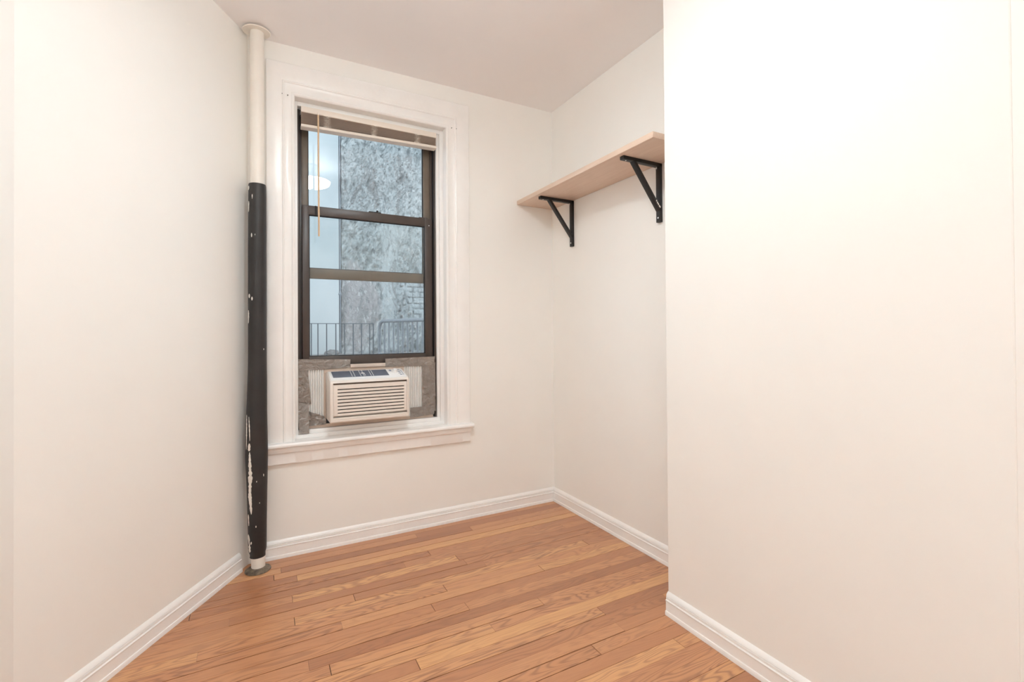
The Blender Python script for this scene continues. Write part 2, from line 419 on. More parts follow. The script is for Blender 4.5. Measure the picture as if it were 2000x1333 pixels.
# casing: profile from the inner edge to the outer edge (fraction across, height off the wall)
CP = [(0.0, 0.0), (0.0, 0.017), (0.02, 0.021), (0.055, 0.0235), (0.09, 0.0225), (0.11, 0.019), (0.13, 0.0175), (0.34, 0.0175), (0.37, 0.0195), (0.385, 0.0235), (0.42, 0.0255),
      (0.445, 0.0225), (0.47, 0.0235), (0.93, 0.0245), (0.98, 0.0225), (1.0, 0.018), (1.0, 0.0)]
def casing():
    inner = [(XW0, 0.59), (XW0, ZW1), (XW1, ZW1), (XW1, 0.59)]
    outer = [(0.027, 0.59), (0.027, 2.547), (1.139, 2.549), (1.139, 0.59)]
    rs = []
    for i in range(3):
        n = 46
        for j in range(n + (1 if i == 2 else 0)):
            t = j/n
            row = []
            for f, h in CP:
                xi = inner[i][0]+(inner[i+1][0]-inner[i][0])*t; zi = inner[i][1]+(inner[i+1][1]-inner[i][1])*t
                xo = outer[i][0]+(outer[i+1][0]-outer[i][0])*t; zo = outer[i][1]+(outer[i+1][1]-outer[i][1])*t
                x, z = xi+(xo-xi)*f, zi+(zo-zi)*f
                hh = h + (0.0009*noise.noise(Vector((x*16, z*16, f*4))) if h > 0 else 0)
                row.append(Vector((x, D-hh, z)))
            rs.append(row)
    MB().rings(rs).build('casing', 'trim', win, angle=30)
casing()
# lining of the opening, stop beads, stepped sub-sill
YS = 2.729                                             # face of the stop beads
b = MB()
b.box(XW0-0.02, XW0+0.0005, D-0.012, D+WT, 0.565, ZW1); b.box(XW1-0.0005, XW1+0.02, D-0.012, D+WT, 0.565, ZW1); b.box(XW0-0.02, XW1+0.02, D-0.012, D+WT, ZW1-0.0005, ZW1+0.02)
b.build('jamb_lining', 'trim', win, smooth=False)
b = MB()
b.box(XW0-0.001, 0.176, YS, 2.766, 0.605, ZW1, 0.002); b.box(0.968, XW1+0.001, YS, 2.766, 0.605, ZW1, 0.002); b.box(0.952, XW1+0.001, YS+0.018, 2.766, 0.605, ZW1, 0.002)
b.box(0.176, 0.968, YS, 2.766, 2.362, ZW1, 0.002)
b.build('stop_bead', 'trim', win, angle=30)
b = MB()
def wob(x, z): return 0.0012*noise.noise(Vector((x*14, z*30, 1.7)))
# stool with a soft worn nose
NOSE = [(0.0, 0.592), (-0.040, 0.5905), (-0.0485, 0.588), (-0.053, 0.583), (-0.0545, 0.577), (-0.053, 0.571), (-0.048, 0.567), (0.0, 0.566)]
rs = []
for i in range(81):
    x = 0.018+(1.152-0.018)*i/80
    rs.append([Vector((x, D+y+(wob(x, z) if y < -0.01 else 0), z+(wob(x, y) if y < -0.01 else 0))) for y, z in NOSE])
b.rings(rs)
b.box(XW0-0.001, XW1+0.001, D-0.002, YS+0.002, 0.566, 0.592)
b.build('stool', 'trim', win, angle=30)
b = MB()
b.box(XW0-0.001, XW1+0.001, YS-0.003, 2.80, 0.57, 0.611, 0.003); b.box(XW0-0.001, XW1+0.001, YS+0.015, 2.82, 0.60, 0.630, 0.003)
b.build('sub_sill', 'trim', win, angle=30)
b = MB()
AP = [(0.0, 0.566), (-0.034, 0.566), (-0.036, 0.560), (-0.034, 0.545), (-0.029, 0.537), (-0.0225, 0.5345), (-0.0215, 0.532), (-0.0215, 0.482), (-0.019, 0.478), (-0.010, 0.4755), (0.0, 0.4755)]
rs = []
for i in range(101):
    x = 0.022+(1.139-0.022)*i/100
    rag = 0.0016*noise.noise(Vector((x*38, 0, 0)))
    rs.append([Vector((x, D+y+(wob(x, z*3) if y < -0.005 else 0), z+(rag if z < 0.49 else 0))) for y, z in AP])
b.rings(rs).build('apron', 'trim', win, angle=30)
# small nails left in the casing
for u, v in ((551, 183), (562, 186), (882, 250), (891, 252)):
    q = at(u, v, D-0.021)
    MB().tube([(q.x, D-0.016, q.z), (q.x, D-0.0255, q.z)], 0.0020, 8).build('nail', 'gasket', win)
# bronze aluminium frame
b = MB()
YF = 2.770
b.box(0.162, 0.187, YF-0.004, D+WT+0.01, 0.63, 2.36, 0.001); b.box(0.944, 0.988, YF-0.004, D+WT+0.01, 0.63, 2.36, 0.001)
b.box(0.187, 0.201, YF+0.022, D+WT+0.01, 0.63, 2.36, 0.001); b.box(0.930, 0.944, YF+0.022, D+WT+0.01, 0.63, 2.36, 0.001)
b.box(0.162, 0.988, YF, D+WT+0.01, 2.33, 2.36, 0.001); b.box(0.162, 0.988, YF+0.02, D+WT+0.01, 0.60, 0.64, 0.001)
b.build('frame', 'brown', win, angle=30)
b = MB()
b.box(0.9405, 0.9435, YF+0.002, YF+0.02, 0.98, 2.33); b.box(0.1875, 0.1915, YF+0.002, YF+0.02, 0.98, 2.33)
b.build('weather_strip', 'gasket', win, smooth=False)
def sash(name, x0, x1, z0, z1, y0, y1, sl, sr, rb, rt, mt='brown'):
    b = MB()
    b.box(x0, x0+sl, y0, y1, z0, z1, 0.0015); b.box(x1-sr, x1, y0, y1, z0, z1, 0.0015)
    b.box(x0+sl-0.002, x1-sr+0.002, y0, y1, z0, z0+rb, 0.0015); b.box(x0+sl-0.002, x1-sr+0.002, y0, y1, z1-rt, z1, 0.0015)
    o = b.build(name, mt, win, angle=30)
    b = MB(); g = 0.004; ym = (y0+y1)/2
    b.box(x0+sl-0.001, x0+sl+g, ym-0.006, ym+0.006, z0+rb, z1-rt); b.box(x1-sr-g, x1-sr+0.001, ym-0.006, ym+0.006, z0+rb, z1-rt)
    b.box(x0+sl, x1-sr, ym-0.006, ym+0.006, z0+rb-0.001, z0+rb+g); b.box(x0+sl, x1-sr, ym-0.006, ym+0.006, z1-rt-g, z1-rt+0.001)
    b.build('glazing_gasket', 'gasket', o, smooth=False)
    b = MB(); b.box(x0+sl, x1-sr, ym-0.002, ym+0.002, z0+rb, z1-rt)
    b.build('glass_pane', 'glass', o, smooth=False)
    return o
lo_s = sash('lower_sash', 0.201, 0.931, 0.958, 1.847, YF+0.003, YF+0.028, 0.034, 0.044, 0.063, 0.050)
up_s = sash('upper_sash', 0.199, 0.934, 1.452, 2.345, YF+0.034, YF+0.060, 0.034, 0.046, 0.056, 0.045, 'bronze')
# sash lock, screws and a strip of dark tape on the meeting rail
b = MB(); q = at(733, 417, YF); b.box(q.x-0.035, q.x+0.035, YF+0.004, YF+0.026, 1.846, 1.853, 0.002); b.tube([(q.x+0.012, YF+0.014, 1.852), (q.x+0.016, YF+0.014, 1.862)], 0.006, 10)
b.build('sash_lock', 'gasket', lo_s)
b = MB(); b.box(0.852, 0.905, YF+0.004, YF+0.024, 1.846, 1.851, 0.001); b.build('keeper', 'brown', lo_s)
q = at(617, 415, YF); b = MB(); b.box(q.x-0.005, q.x+0.005, YF+0.0015, YF+0.004, 1.797, 1.848); b.build('dark_tape_strip', 'gasket', lo_s)
b = MB()
for u, v in ((838, 441),):
    q = at(u, v, YF); b.tube([(q.x, YF+0.004, q.z), (q.x, YF+0.001, q.z)], 0.003, 10)
b.build('screw', 'screw', lo_s)

# ------------------------------------------------------------------ venetian blind, drawn up
bl = thing('window_blind', (0.57, 2.735, 2.26), 'cream venetian blind drawn up tight at the window head', 'blind')
BX0, BX1 = 0.1925, 0.9390
def bt(x): return 2.2580+(x-BX0)*(0.016/(BX1-BX0))       # top of the bottom rail hangs a little lower at left
b = MB(); b.box(BX0, BX1, 2.7000, 2.7480, 2.3225, 2.3530, 0.002); b.build('headrail', 'blind', bl, angle=30)
b = MB()
n = 11
for k in range(n):
    t = k/(n-1); rs = []
    off = random.uniform(-0.0012, 0.0012)
    for i in range(21):
        x = BX0+0.002+(BX1-BX0-0.004)*i/20
        z = bt(x)+0.001+(2.322-bt(x)-0.002)*(t**0.85)*0.98
        y0, y1 = 2.7045+off, 2.7465
        rs.append([Vector((x, y0, z)), Vector((x, (y0+y1)/2, z+0.0018)), Vector((x, y1, z)), Vector((x, y1, z+0.0010)), Vector((x, (y0+y1)/2, z+0.0029)), Vector((x, y0, z+0.0010))])
    b.rings(rs)
b.build('slat_stack', 'slat', bl, angle=30)
b = MB(); rs = []
for i in range(21):
    x = BX0+(BX1-BX0)*i/20; z = bt(x)
    rs.append([Vector((x, 2.6985, z-0.003)), Vector((x, 2.7010, z)), Vector((x, 2.7465, z)), Vector((x, 2.7485, z-0.003)), Vector((x, 2.7485, z-0.013)), Vector((x, 2.7465, z-0.015)), Vector((x, 2.7005, z-0.015)), Vector((x, 2.6985, z-0.013))])
b.rings(rs).build('bottom_rail', 'blind', bl, angle=25)
for xc in (0.322, 0.571, 0.822):
    b = MB(); rr = random.Random(int(xc*1000))
    for s in (-1, 0, 1):
        pts = []
        for k in range(15):
            t = k/14; z = bt(xc)+0.001+(2.322-bt(xc))*t
            pts.append((xc+s*0.010+(0.010 if k % 2 else -0.010)*rr.uniform(0.5, 1.1), 2.7015-rr.uniform(0, 0.0035), z))
        b.tube(pts, 0.0016, 6)
    b.build('ladder_cord', 'cord', bl)
q0 = at(621.5, 221, 2.690); q1 = at(623, 462, 2.690)
wand = MB().tube([(q0.x, 2.690, q0.z-0.012), (q1.x, 2.690, q1.z+0.004), (q1.x, 2.690, q1.z)], [0.0046, 0.0046, 0.0030], 8).build('tilt_wand', 'wand', bl)
b = MB(); b.tube([(q0.x, 2.699, q0.z+0.006), (q0.x-0.001, 2.694, q0.z+0.003), (q0.x, 2.690, q0.z-0.004), (q0.x+0.001, 2.690, q0.z-0.014)], 0.0028, 8); b.build('wand_hook', 'cord', wand)

# ------------------------------------------------------------------ air conditioner
ac = thing('air_conditioner', (0.527, 2.66, 0.675), 'small off-white window air conditioner standing in the lower sash opening', 'air conditioner')
AX0, AX1, AF, AB = 0.318, 0.737, 2.600, 2.765
ZB, ZF, ZR = 0.677, 0.897, 0.937                     # bottom, front top edge, rear top edge
def housing():
    # outline in the (y,z) plane, lofted across the width with softened corners
    def prof(ins):
        pts = [(AF+0.006, ZB), (AF, ZB+0.006), (AF, ZF-0.016), (AF+0.0015, ZF-0.008), (AF+0.006, ZF-0.002), (AF+0.014, ZF+0.002)]
        pts += [(AB-0.012, ZR), (AB, ZR-0.004), (AB, ZB)]
        cy, cz = (AF+AB)/2, (ZB+ZF)/2
        return [(y+(ins if y < cy else -ins), z+(ins if z < cz else -ins)) for y, z in pts]
    b = MB(); rs = []
    for x, ins in ((AX0, 0.005), (AX0+0.0015, 0.002), (AX0+0.005, 0.0), (AX1-0.005, 0.0), (AX1-0.0015, 0.002), (AX1, 0.005)):
        rs.append([Vector((x, y, z)) for y, z in prof(ins)])
    b.rings(rs)
    return b
# the front of the housing is a rim round the recessed grille
fx0, fx1, fz1, fz0 = AX0+0.0165, AX1-0.0125, ZF-0.012, ZB+0.017
b = housing()
ho = b.build('housing', 'ac', ac, angle=35)
# cut the recess with a boolean so the rim has real depth
cb = MB(); cb.box(fx0, fx1, AF-0.02, AF+0.030, fz0, fz1, 0.0); cut = cb.build('recess_cutter', 'dark', None, smooth=False)
bm_mod = ho.modifiers.new('recess', 'BOOLEAN'); bm_mod.operation = 'DIFFERENCE'; bm_mod.object = cut; bm_mod.solver = 'EXACT'
dg = bpy.context.evaluated_depsgraph_get(); dg.update()
me = bpy.data.meshes.new_from_object(ho.evaluated_get(dg)); ho.modifiers.clear(); ho.data = me
me.materials.clear(); me.materials.append(M['ac'])
for pl in me.polygons: pl.material_index = 0
cm = cut.data; bpy.data.objects.remove(cut); bpy.data.meshes.remove(cm)
# louvred front panel
pz1, pz0 = ZF-0.0215, ZB+0.036
b = MB()
sx0, sx1 = AX0+0.0385, AX1-0.0285
b.box(fx0+0.001, sx0, AF+0.003, AF+0.012, pz0, pz1, 0.001); b.box(sx1, fx1-0.001, AF+0.003, AF+0.012, pz0, pz1, 0.001)
s_top = ZF-0.046; pitch = 0.01765; sl = 0.0052
edges = [pz1]
for k in range(8):
    zc = s_top-k*pitch; edges += [zc+sl/2, zc-sl/2]
edges.append(pz0)
for k in range(0, len(edges), 2):
    z1, z0 = edges[k], edges[k+1]
    rs = [[Vector((x, AF+0.003, z0+0.0008)), Vector((x, AF+0.0035, z0)), Vector((x, AF+0.012, z0+0.0015)), Vector((x, AF+0.012, z1)), Vector((x, AF+0.004, z1)), Vector((x, AF+0.003, z1-0.001))] for x in (sx0-0.0005, sx1+0.0005)]
    b.rings(rs)
fp = b.build('louvred_front_panel', 'ac', ac, angle=30)
b = MB(); b.box(sx0-0.003, sx1+0.003, AF+0.018, AF+0.022, pz0+0.004, pz1-0.004); b.build('filter', 'dark', fp, smooth=False)  # dark backing that blackens the louvre slits
b = MB(); b.box(fx0, fx1, AF+0.004, AF+0.012, fz0+0.0002, fz0+0.009, 0.001); b.build('lower_lip', 'ac', ac, angle=30)
b = MB(); b.box(fx0+0.002, fx1-0.002, AF+0.012, AF+0.016, fz1-0.0085, fz1-0.0005); b.build('air_slot', 'slot', ac, smooth=False)
# sloping top: frame of reference along the slope
ty0, ty1 = AF+0.014, AB-0.012; tz0, tz1 = ZF+0.002, ZR
def top(fx, fy, up=0.0):
    d = Vector((0, ty1-ty0, tz1-tz0)); L = d.length; d /= L; nrm = Vector((0, -d.z, d.y))
    return Vector((AX0+(AX1-AX0)*fx, ty0, tz0))+d*(L*fy)+nrm*up
def plate(b, fx0, fx1, fy0, fy1, u0, u1):
    c = [(fx0, fy0), (fx1, fy0), (fx1, fy1), (fx0, fy1)]
    lo = [b.bm.verts.new(top(*q, u0)) for q in c]; hi = [b.bm.verts.new(top(*q, u1)) for q in c]
    b.bm.faces.new(lo[::-1]); b.bm.faces.new(hi)
    for i in range(4): b.bm.faces.new((lo[i], lo[(i+1) % 4], hi[(i+1) % 4], hi[i]))
b = MB(); plate(b, 0.02, 0.98, 0.02, 0.97, -0.002, 0.0012); tp = b.build('top_cover', 'actop', ac, smooth=False)
VX0, VX1, VY0, VY1 = 0.055, 0.765, 0.26, 0.93
b = MB(); plate(b, VX0, VX1, VY0, VY1, 0.0005, 0.0014)
for k in range(13):
    f = VY0+0.03+(VY1-VY0-0.06)*k/12; plate(b, VX0+0.005, VX1-0.005, f-0.010, f+0.010, 0.001, 0.0032)
tv = b.build('top_vent', 'vent', ac, smooth=False)
b = MB()
for f in (0.29, 0.325, 0.40, 0.44, 0.53, 0.56): plate(b, f-0.0025, f+0.0025, VY0+0.02, VY1-0.02, 0.001, 0.0036)
plate(b, 0.415, 0.455, 0.55, 0.63, 0.001, 0.0042); plate(b, 0.455, 0.46, 0.30, 0.60, 0.001, 0.004)
b.build('vent_deflector', 'accordion', tv, smooth=False)
b = MB(); kc = top(0.865, 0.60, 0.0012); kn = (top(0.865, 0.6, 1)-top(0.865, 0.6, 0)).normalized()
b.tube([kc, kc+kn*0.002, kc+kn*0.0022, kc+kn*0.016, kc+kn*0.018], [0.0155, 0.0155, 0.0130, 0.0118, 0.0100], 28)
b.build('control_knob', 'actop', ac, angle=30)
for (x0_, x1_, y0_, y1_) in ((0.80, 0.83, 0.72, 0.86), (0.91, 0.945, 0.60, 0.68), (0.905, 0.94, 0.42, 0.50), (0.91, 0.945, 0.26, 0.33), (0.955, 0.962, 0.24, 0.82), (0.90, 0.95, 0.80, 0.86)):
    b = MB(); plate(b, x0_, x1_, y0_, y1_, 0.0011, 0.0016); b.build('printed_marking', 'print', ac, smooth=False)
# mounting frame round the unit, pleated side curtains
YP = 2.768
b = MB(); b.box(AX0-0.012, AX1+0.012, YP-0.012, YP+0.006, 0.931, 0.951, 0.001); b.box(AX0-0.012, AX0-0.001, YP-0.010, YP+0.006, 0.650, 0.951, 0.001); b.box(AX1+0.001, AX1+0.012, YP-0.010, YP+0.006, 0.650, 0.951, 0.001)
b.box(0.205, 0.930, YP-0.008, YP+0.006, 0.948, 0.964, 0.001); b.box(0.205, 0.930, YP-0.008, YP+0.008, 0.632, 0.650, 0.001); b.box(0.205, 0.216, YP-0.006, YP+0.006, 0.64, 0.96); b.box(0.919, 0.930, YP-0.006, YP+0.006, 0.64, 0.96)
b.build('mounting_frame', 'slat', ac, smooth=False)
def curtain(x0, x1, z0, z1):
    n = max(5, round((x1-x0)/0.0112)); p = (x1-x0)/n; f, g = YP-0.011, YP-0.0015
    prof = []
    for i in range(n):
        x = x0+p*i
        prof += [(x, g), (x+p*0.18, f+0.0022), (x+p*0.30, f+0.0004), (x+p*0.50, f), (x+p*0.68, f+0.0006), (x+p*0.80, f+0.0026), (x+p*0.97, g)]
    prof.append((x1, g))
    row = prof+[(x, y+0.001) for x, y in prof[::-1]]
    return MB().rings([[Vector((x, y, z)) for x, y in row] for z in (z0, z1)]).build('accordion_panel', 'accordion', ac, smooth=False)
curtain(0.214, AX0-0.010, 0.650, 0.948); curtain(AX1+0.010, 0.922, 0.650, 0.948)

# ------------------------------------------------------------------ duct tape round the unit
def tape(label, px, y=2.749, seed=0, crumple=0.0016, ys=None, rag=0.0012):
    """px: four corners tl,tr,br,bl measured in the photograph on the panel plane; ys: depth of each corner"""
    ys = ys or [y]*4
    P = [at(u, v, yy) for (u, v), yy in zip(px, ys)]
    nu, nv = 22, 22; b = MB(); bm = b.bm; g = {}
    for s in (0, 1):
        for i in range(nu+1):
            for j in range(nv+1):
                a_, c_ = i/nu, j/nv
                q = (P[0]*(1-a_)+P[1]*a_)*(1-c_)+(P[3]*(1-a_)+P[2]*a_)*c_
                k = Vector((q.x*26, q.z*26, seed*3.1))
                w = 1.35*crumple*(noise.noise(k)+0.8*(1-abs(noise.noise(k*1.9)*2.2))-0.3+0.4*noise.noise(k*3.7))
                e = rag*noise.noise(Vector((q.x*90, q.z*90, seed)))
                if i in (0, nu): q = q+Vector((e, 0, 0))
                if j in (0, nv): q = q+Vector((0, 0, e))
                g[s, i, j] = bm.verts.new((q.x, q.y-w-(0.0006 if s == 0 else 0), q.z))
    for i in range(nu):
        for j in range(nv):
            bm.faces.new((g[0, i, j], g[0, i+1, j], g[0, i+1, j+1], g[0, i, j+1]))
            bm.faces.new((g[1, i, j], g[1, i, j+1], g[1, i+1, j+1], g[1, i+1, j]))
    for i in range(nu):
        for j in (0, nv): bm.faces.new((g[0, i, j], g[1, i, j], g[1, i+1, j], g[0, i+1, j]))
    for j in range(nv):
        for i in (0, nu): bm.faces.new((g[0, i, j], g[0, i, j+1], g[1, i, j+1], g[1, i, j]))
    o = b.build('duct_tape', 'tape', None, angle=60)
    return tag(o, label, 'tape', 'strips of duct tape round the air conditioner')
tape('grey duct tape along the top left of the air conditioner opening', [(582, 702), (684.5, 702.5), (683.5, 718), (583, 725)], 2.7510, 1)
tape('grey duct tape down the left side beside the pleated panel', [(582, 719), (601, 723), (608, 790), (581, 792)], 2.7535, 2, 0.0022)
tape('smooth grey strip of duct tape hanging over the sill at lower left', [(580, 788), (603, 788.5), (604, 847), (585, 848)], 2.735, 3, 0.0006, ys=[2.747, 2.747, 2.722, 2.722])
tape('crumpled grey duct tape at the bottom under the left pleated panel', [(603, 804), (634, 814), (637, 829), (604, 833)], 2.752, 4, 0.003)
tape('grey duct tape along the top right above the control knob', [(752.5, 701), (849, 696.5), (848, 714), (752.5, 717)], 2.7510, 5)
tape('wide grey duct tape down the right side beside the pleated panel', [(824, 711), (850, 708), (851, 803), (824, 800)], 2.7535, 6, 0.0026)
tape('grey duct tape along the bottom right under the pleated panel', [(801, 797), (849, 792), (848, 809), (801, 817)], 2.752, 7, 0.0016)
a0, a1 = at(684, 712, 2.755), at(752, 717, 2.755)
b = MB(); b.box(at(684, 712, 2.755).x, at(752, 709, 2.755).x, 2.745, 2.758, at(718, 717, 2.75).z, at(718, 710.5, 2.75).z, 0.001)
tag(b.build('wood_strip', 'woodstrip'), 'short pale wooden strip between the two upper duct tapes', 'wood strip')

# ------------------------------------------------------------------ steam pipe in the corner
PC = Vector((-0.0115, 2.618, 0))
pipe = thing('steam_pipe', (PC.x, PC.y, 0), 'cream painted riser pipe standing in the left corner', 'pipe')
MB().lathe((PC.x, PC.y, 0), [(0.0305+0.0004*math.sin(k*1.3), 0.004+(2.64-0.004)*k/60) for k in range(61)], 40).build('riser', 'pipe', pipe)
b = MB()
b.lathe((0, 0, 0), [(0.032, -0.002), (0.060, -0.002), (0.0625, 0.0), (0.0625, 0.003), (0.060, 0.0055), (0.032, 0.0065)], 48)
b.bm.transform(Matrix.Translation((PC.x-0.002, PC.y, 2.636)) @ Matrix.Rotation(math.radians(3.0), 4, 'X') @ Matrix.Rotation(math.radians(-2.0), 4, 'Y'))
b.build('ceiling_flange', 'pipe', pipe, angle=35)
b = MB(); b.lathe((PC.x-0.001, PC.y-0.016, 0), [(0.028, 0.0), (0.056, 0.0), (0.0575, 0.002), (0.056, 0.006), (0.048, 0.009), (0.040, 0.010), (0.028, 0.012)], 48)
for v in b.bm.verts:
    v.co.z = max(0.0, v.co.z+0.0015*noise.noise(v.co*60)) if v.co.z > 0.001 else v.co.z
b.build('floor_flange', 'grime', pipe)

# foam sleeve, a little bent and dented
SL = [(1.881, 484, 520.5), (1.876, 483, 521), (1.55, 482, 521), (1.0, 481.5, 521), (0.80, 478.5, 521.5), (0.68, 475.5, 522), (0.56, 475.0, 523), (0.44, 477.5, 522), (0.26, 479.5, 520.5), (0.14, 480.5, 520), (0.095, 481.5, 519.5), (0.072, 485, 516), (0.062, 489, 511)]
def interp(z, k):
    for i in range(len(SL)-1):
        a_, c_ = SL[i], SL[i+1]
        if a_[0] >= z >= c_[0]:
            t = (a_[0]-z)/(a_[0]-c_[0]) if a_[0] != c_[0] else 0; return a_[k]+(c_[k]-a_[k])*t
    return SL[0][k] if z > SL[0][0] else SL[-1][k]
PX = 0.00206
def foam_pt(ang, z, off=0.0):
    l, r = interp(z, 1), interp(z, 2); cx = PC.x+((l+r)/2-502.0)*PX*0.9; rad = max(0.0330, (r-l)/2*PX*1.0)
    dent = 0.010*math.exp(-((z-0.60)/0.075)**2-((ang-0.25)/0.55)**2)+0.003*math.exp(-((z-0.47)/0.02)**2-((ang-0.1)/0.8)**2)
    rad = rad-dent+0.0007*noise.noise(Vector((ang*2, z*7, 5)))
    rad = max(rad, 0.0325)+off
    return Vector((cx+math.sin(ang)*rad, PC.y-math.cos(ang)*rad, z))
sl_o = thing('foam_sleeve', (PC.x, PC.y, 0.062), 'black foam insulation sleeve round the lower part of the corner pipe', 'pipe insulation')
zs = [1.881, 1.879, 1.874]+[1.86-(1.86-0.11)*k/70 for k in range(71)]+[0.10, 0.09, 0.08, 0.072, 0.066, 0.062]
outer = [[foam_pt(2*math.pi*i/44-math.pi, z) for i in range(44)] for z in zs]
inner = [[Vector((PC.x+math.sin(2*math.pi*i/44-math.pi)*0.0319, PC.y-math.cos(2*math.pi*i/44-math.pi)*0.0319, z)) for i in range(44)] for z in (0.062, 1.881)]
b = MB(); b.rings(outer+inner+[outer[0]], caps=False); bmesh.ops.remove_doubles(b.bm, verts=b.bm.verts[:], dist=1e-6); b.build('sleeve', 'foam', sl_o, angle=60)
def smear(px, w, seed):
    """ragged daub of paint lying on the sleeve: list of (u, v) down its middle, half width in pixels"""
    b = MB(); rr = random.Random(seed); top_, bot = [], []; rows = []
    pts = []
    for i in range(len(px)-1):
        k = max(2, int(abs(px[i+1][1]-px[i][1])/3))
        for j in range(k): pts.append((px[i][0]+(px[i+1][0]-px[i][0])*j/k, px[i][1]+(px[i+1][1]-px[i][1])*j/k))
    pts.append(px[-1]); n = len(pts)
    for i, (u, v) in enumerate(pts):
        z = at(u, v, PC.y-0.035).z; l, r = interp(z, 1), interp(z, 2)
        e = math.sin(math.pi*(i+0.15)/(n-1+0.3))**0.5*w*rr.uniform(0.55, 1.15)
        row = []
        for s in (-1, -0.4, 0.4, 1):
            f = max(-0.985, min(0.985, (u+s*e-(l+r)/2)/((r-l)/2)))
            row.append(foam_pt(math.asin(f), z, 0.0012 if abs(s) < 0.9 else 0.0003))
        rows.append(row)
    up = [[b.bm.verts.new(q) for q in r_] for r_ in rows]
    for i in range(n-1):
        for j in range(3): b.bm.faces.new((up[i][j], up[i][j+1], up[i+1][j+1], up[i+1][j]))
    return b.build('paint_smear', 'smear', sl_o, angle=80)
for k, (px, w) in enumerate([
    ([(484.5, 361), (484, 369)], 1.3), ([(484.5, 391), (484, 412)], 1.3), ([(491.5, 379), (491.5, 388)], 1.0), ([(490, 455), (490, 463)], 1.6), ([(497, 457), (497, 460)], 0.9),
    ([(485, 574), (485, 582)], 1.8), ([(490.5, 580), (490.5, 587)], 1.6), ([(483.5, 606), (483, 632)], 1.4),
    ([(479.0, 812), (478, 880)], 1.3), ([(483.5, 815), (485, 862)], 1.2), ([(484, 867), (483.5, 882)], 3.0), ([(484.5, 884), (486, 930), (485, 970), (488, 1006)], 4.2),
    ([(482, 1008), (483, 1030)], 1.4), ([(482, 1048), (483.5, 1068)], 2.2), ([(488, 1060), (487, 1066)], 1.6), ([(484, 1066), (484.5, 1083)], 2.6), ([(514, 926), (514, 931)], 1.2),
    ([(499, 939), (499, 942)], 1.0), ([(505, 981), (505, 983.5)], 0.9), ([(497.5, 1027), (497.5, 1031)], 1.1), ([(514.5, 681), (514.5, 684)], 0.9)]): smear(px, w, k)

# ------------------------------------------------------------------ wall shelf on two brackets
SZ0, SZ1, SX0 = 1.9815, 2.008, 1.4855
b = MB(); b.box(SX0, R-0.002, 1.4795, D-0.003, SZ0, SZ1, 0.0012)
sh = b.build('wall_shelf', 'shelf', None, angle=30)
tag(sh, 'pale birch shelf board fixed along the right wall', 'shelf')
def bracket(y, label, smeared):
    r = thing('shelf_bracket', (R, y, 1.690), label, 'bracket', 'black shelf brackets')
    w, t = 0.027, 0.017; sd = (0, 1, 0)
    MB().bar((1.513, y, SZ0-t/2-0.0002), (R-0.001, y, SZ0-t/2-0.0002), w, t, sd).build('shelf_arm', 'black', r, angle=30)
    MB().bar((R-t/2-0.0005, y, SZ0-0.002), (R-t/2-0.0005, y, 1.690), w, t, sd).build('wall_arm', 'black', r, angle=30)
    MB().bar((1.580, y, SZ0-t*0.7), (R-t*0.6, y, 1.748), w, t*0.9, sd).build('diagonal_brace', 'black', r, angle=30)
    b = MB(); b.tube([(R-t-0.0003, y, 1.712), (R-t-0.0022, y, 1.712)], 0.0042, 12); b.build('screw', 'screw', r)
    b = MB(); b.tube([(1.538, y, SZ0-t), (1.538, y, SZ0-t-0.0018)], 0.0036, 12); b.build('screw', 'screw', r)
    b = MB(); b.tube([(R-0.026, y, SZ0-t), (R-0.026, y, SZ0-t-0.010)], 0.0024, 10); b.build('screw', 'screw', r)
    if smeared:
        b = MB()
        for (dx, z, s) in ((0.040, 1.792, 0.004), (0.034, 1.783, 0.0045), (0.028, 1.776, 0.0045), (0.022, 1.768, 0.004), (0.017, 1.764, 0.004)):
            q = bmesh.new(); bmesh.ops.create_icosphere(q, subdivisions=2, radius=1.0)
            b.add(q, Matrix.Translation((R-dx, y-0.0130, z)) @ Matrix.Diagonal((s, 0.0012, s*1.3, 1)))
        b.build('paint_smear', 'smear', r)
    return r
bracket(2.452, 'black steel triangle bracket under the far end of the shelf by the window wall', False)
bracket(1.708, 'black steel triangle bracket with white paint flecks beside the jutting wall', True)

# ------------------------------------------------------------------ ceiling lamp (out of frame, seen in the window pane)
LX, LY = 0.41, 1.10
lamp = thing('ceiling_lamp', (LX, LY, 2.428), 'white glass bowl ceiling lamp, seen only as a reflection in the window', 'lamp')
b = MB(); b.lathe((LX, LY, 0), [(0.02, H-0.0005), (0.062, H-0.0005), (0.064, H-0.006), (0.058, H-0.018), (0.02, H-0.024)], 40); b.build('ceiling_rose', 'lampmetal', lamp)
b = MB(); b.tube([(LX, LY, H-0.020), (LX, LY, 2.500)], 0.008, 14); b.build('stem', 'lampmetal', lamp)
pr = [(0.155*math.sin(t*math.pi/2), 2.445+0.062*(1-math.cos(t*math.pi/2))) for t in [k/18 for k in range(1, 19)]]
b = MB(); b.lathe((LX, LY, 0), pr, 56, caps=False); b.build('glass_bowl', 'opal', lamp)
b = MB(); b.lathe((LX, LY, 0), [(0.0105, 2.504), (0.153, 2.506), (0.153, 2.509), (0.0105, 2.508)], 56); b.build('glass_cover', 'opal_inner', lamp)
b = MB(); b.lathe((LX, LY, 0), [(0.004, 2.428), (0.010, 2.431), (0.011, 2.438), (0.006, 2.449)], 20); b.build('finial', 'lampmetal', lamp)

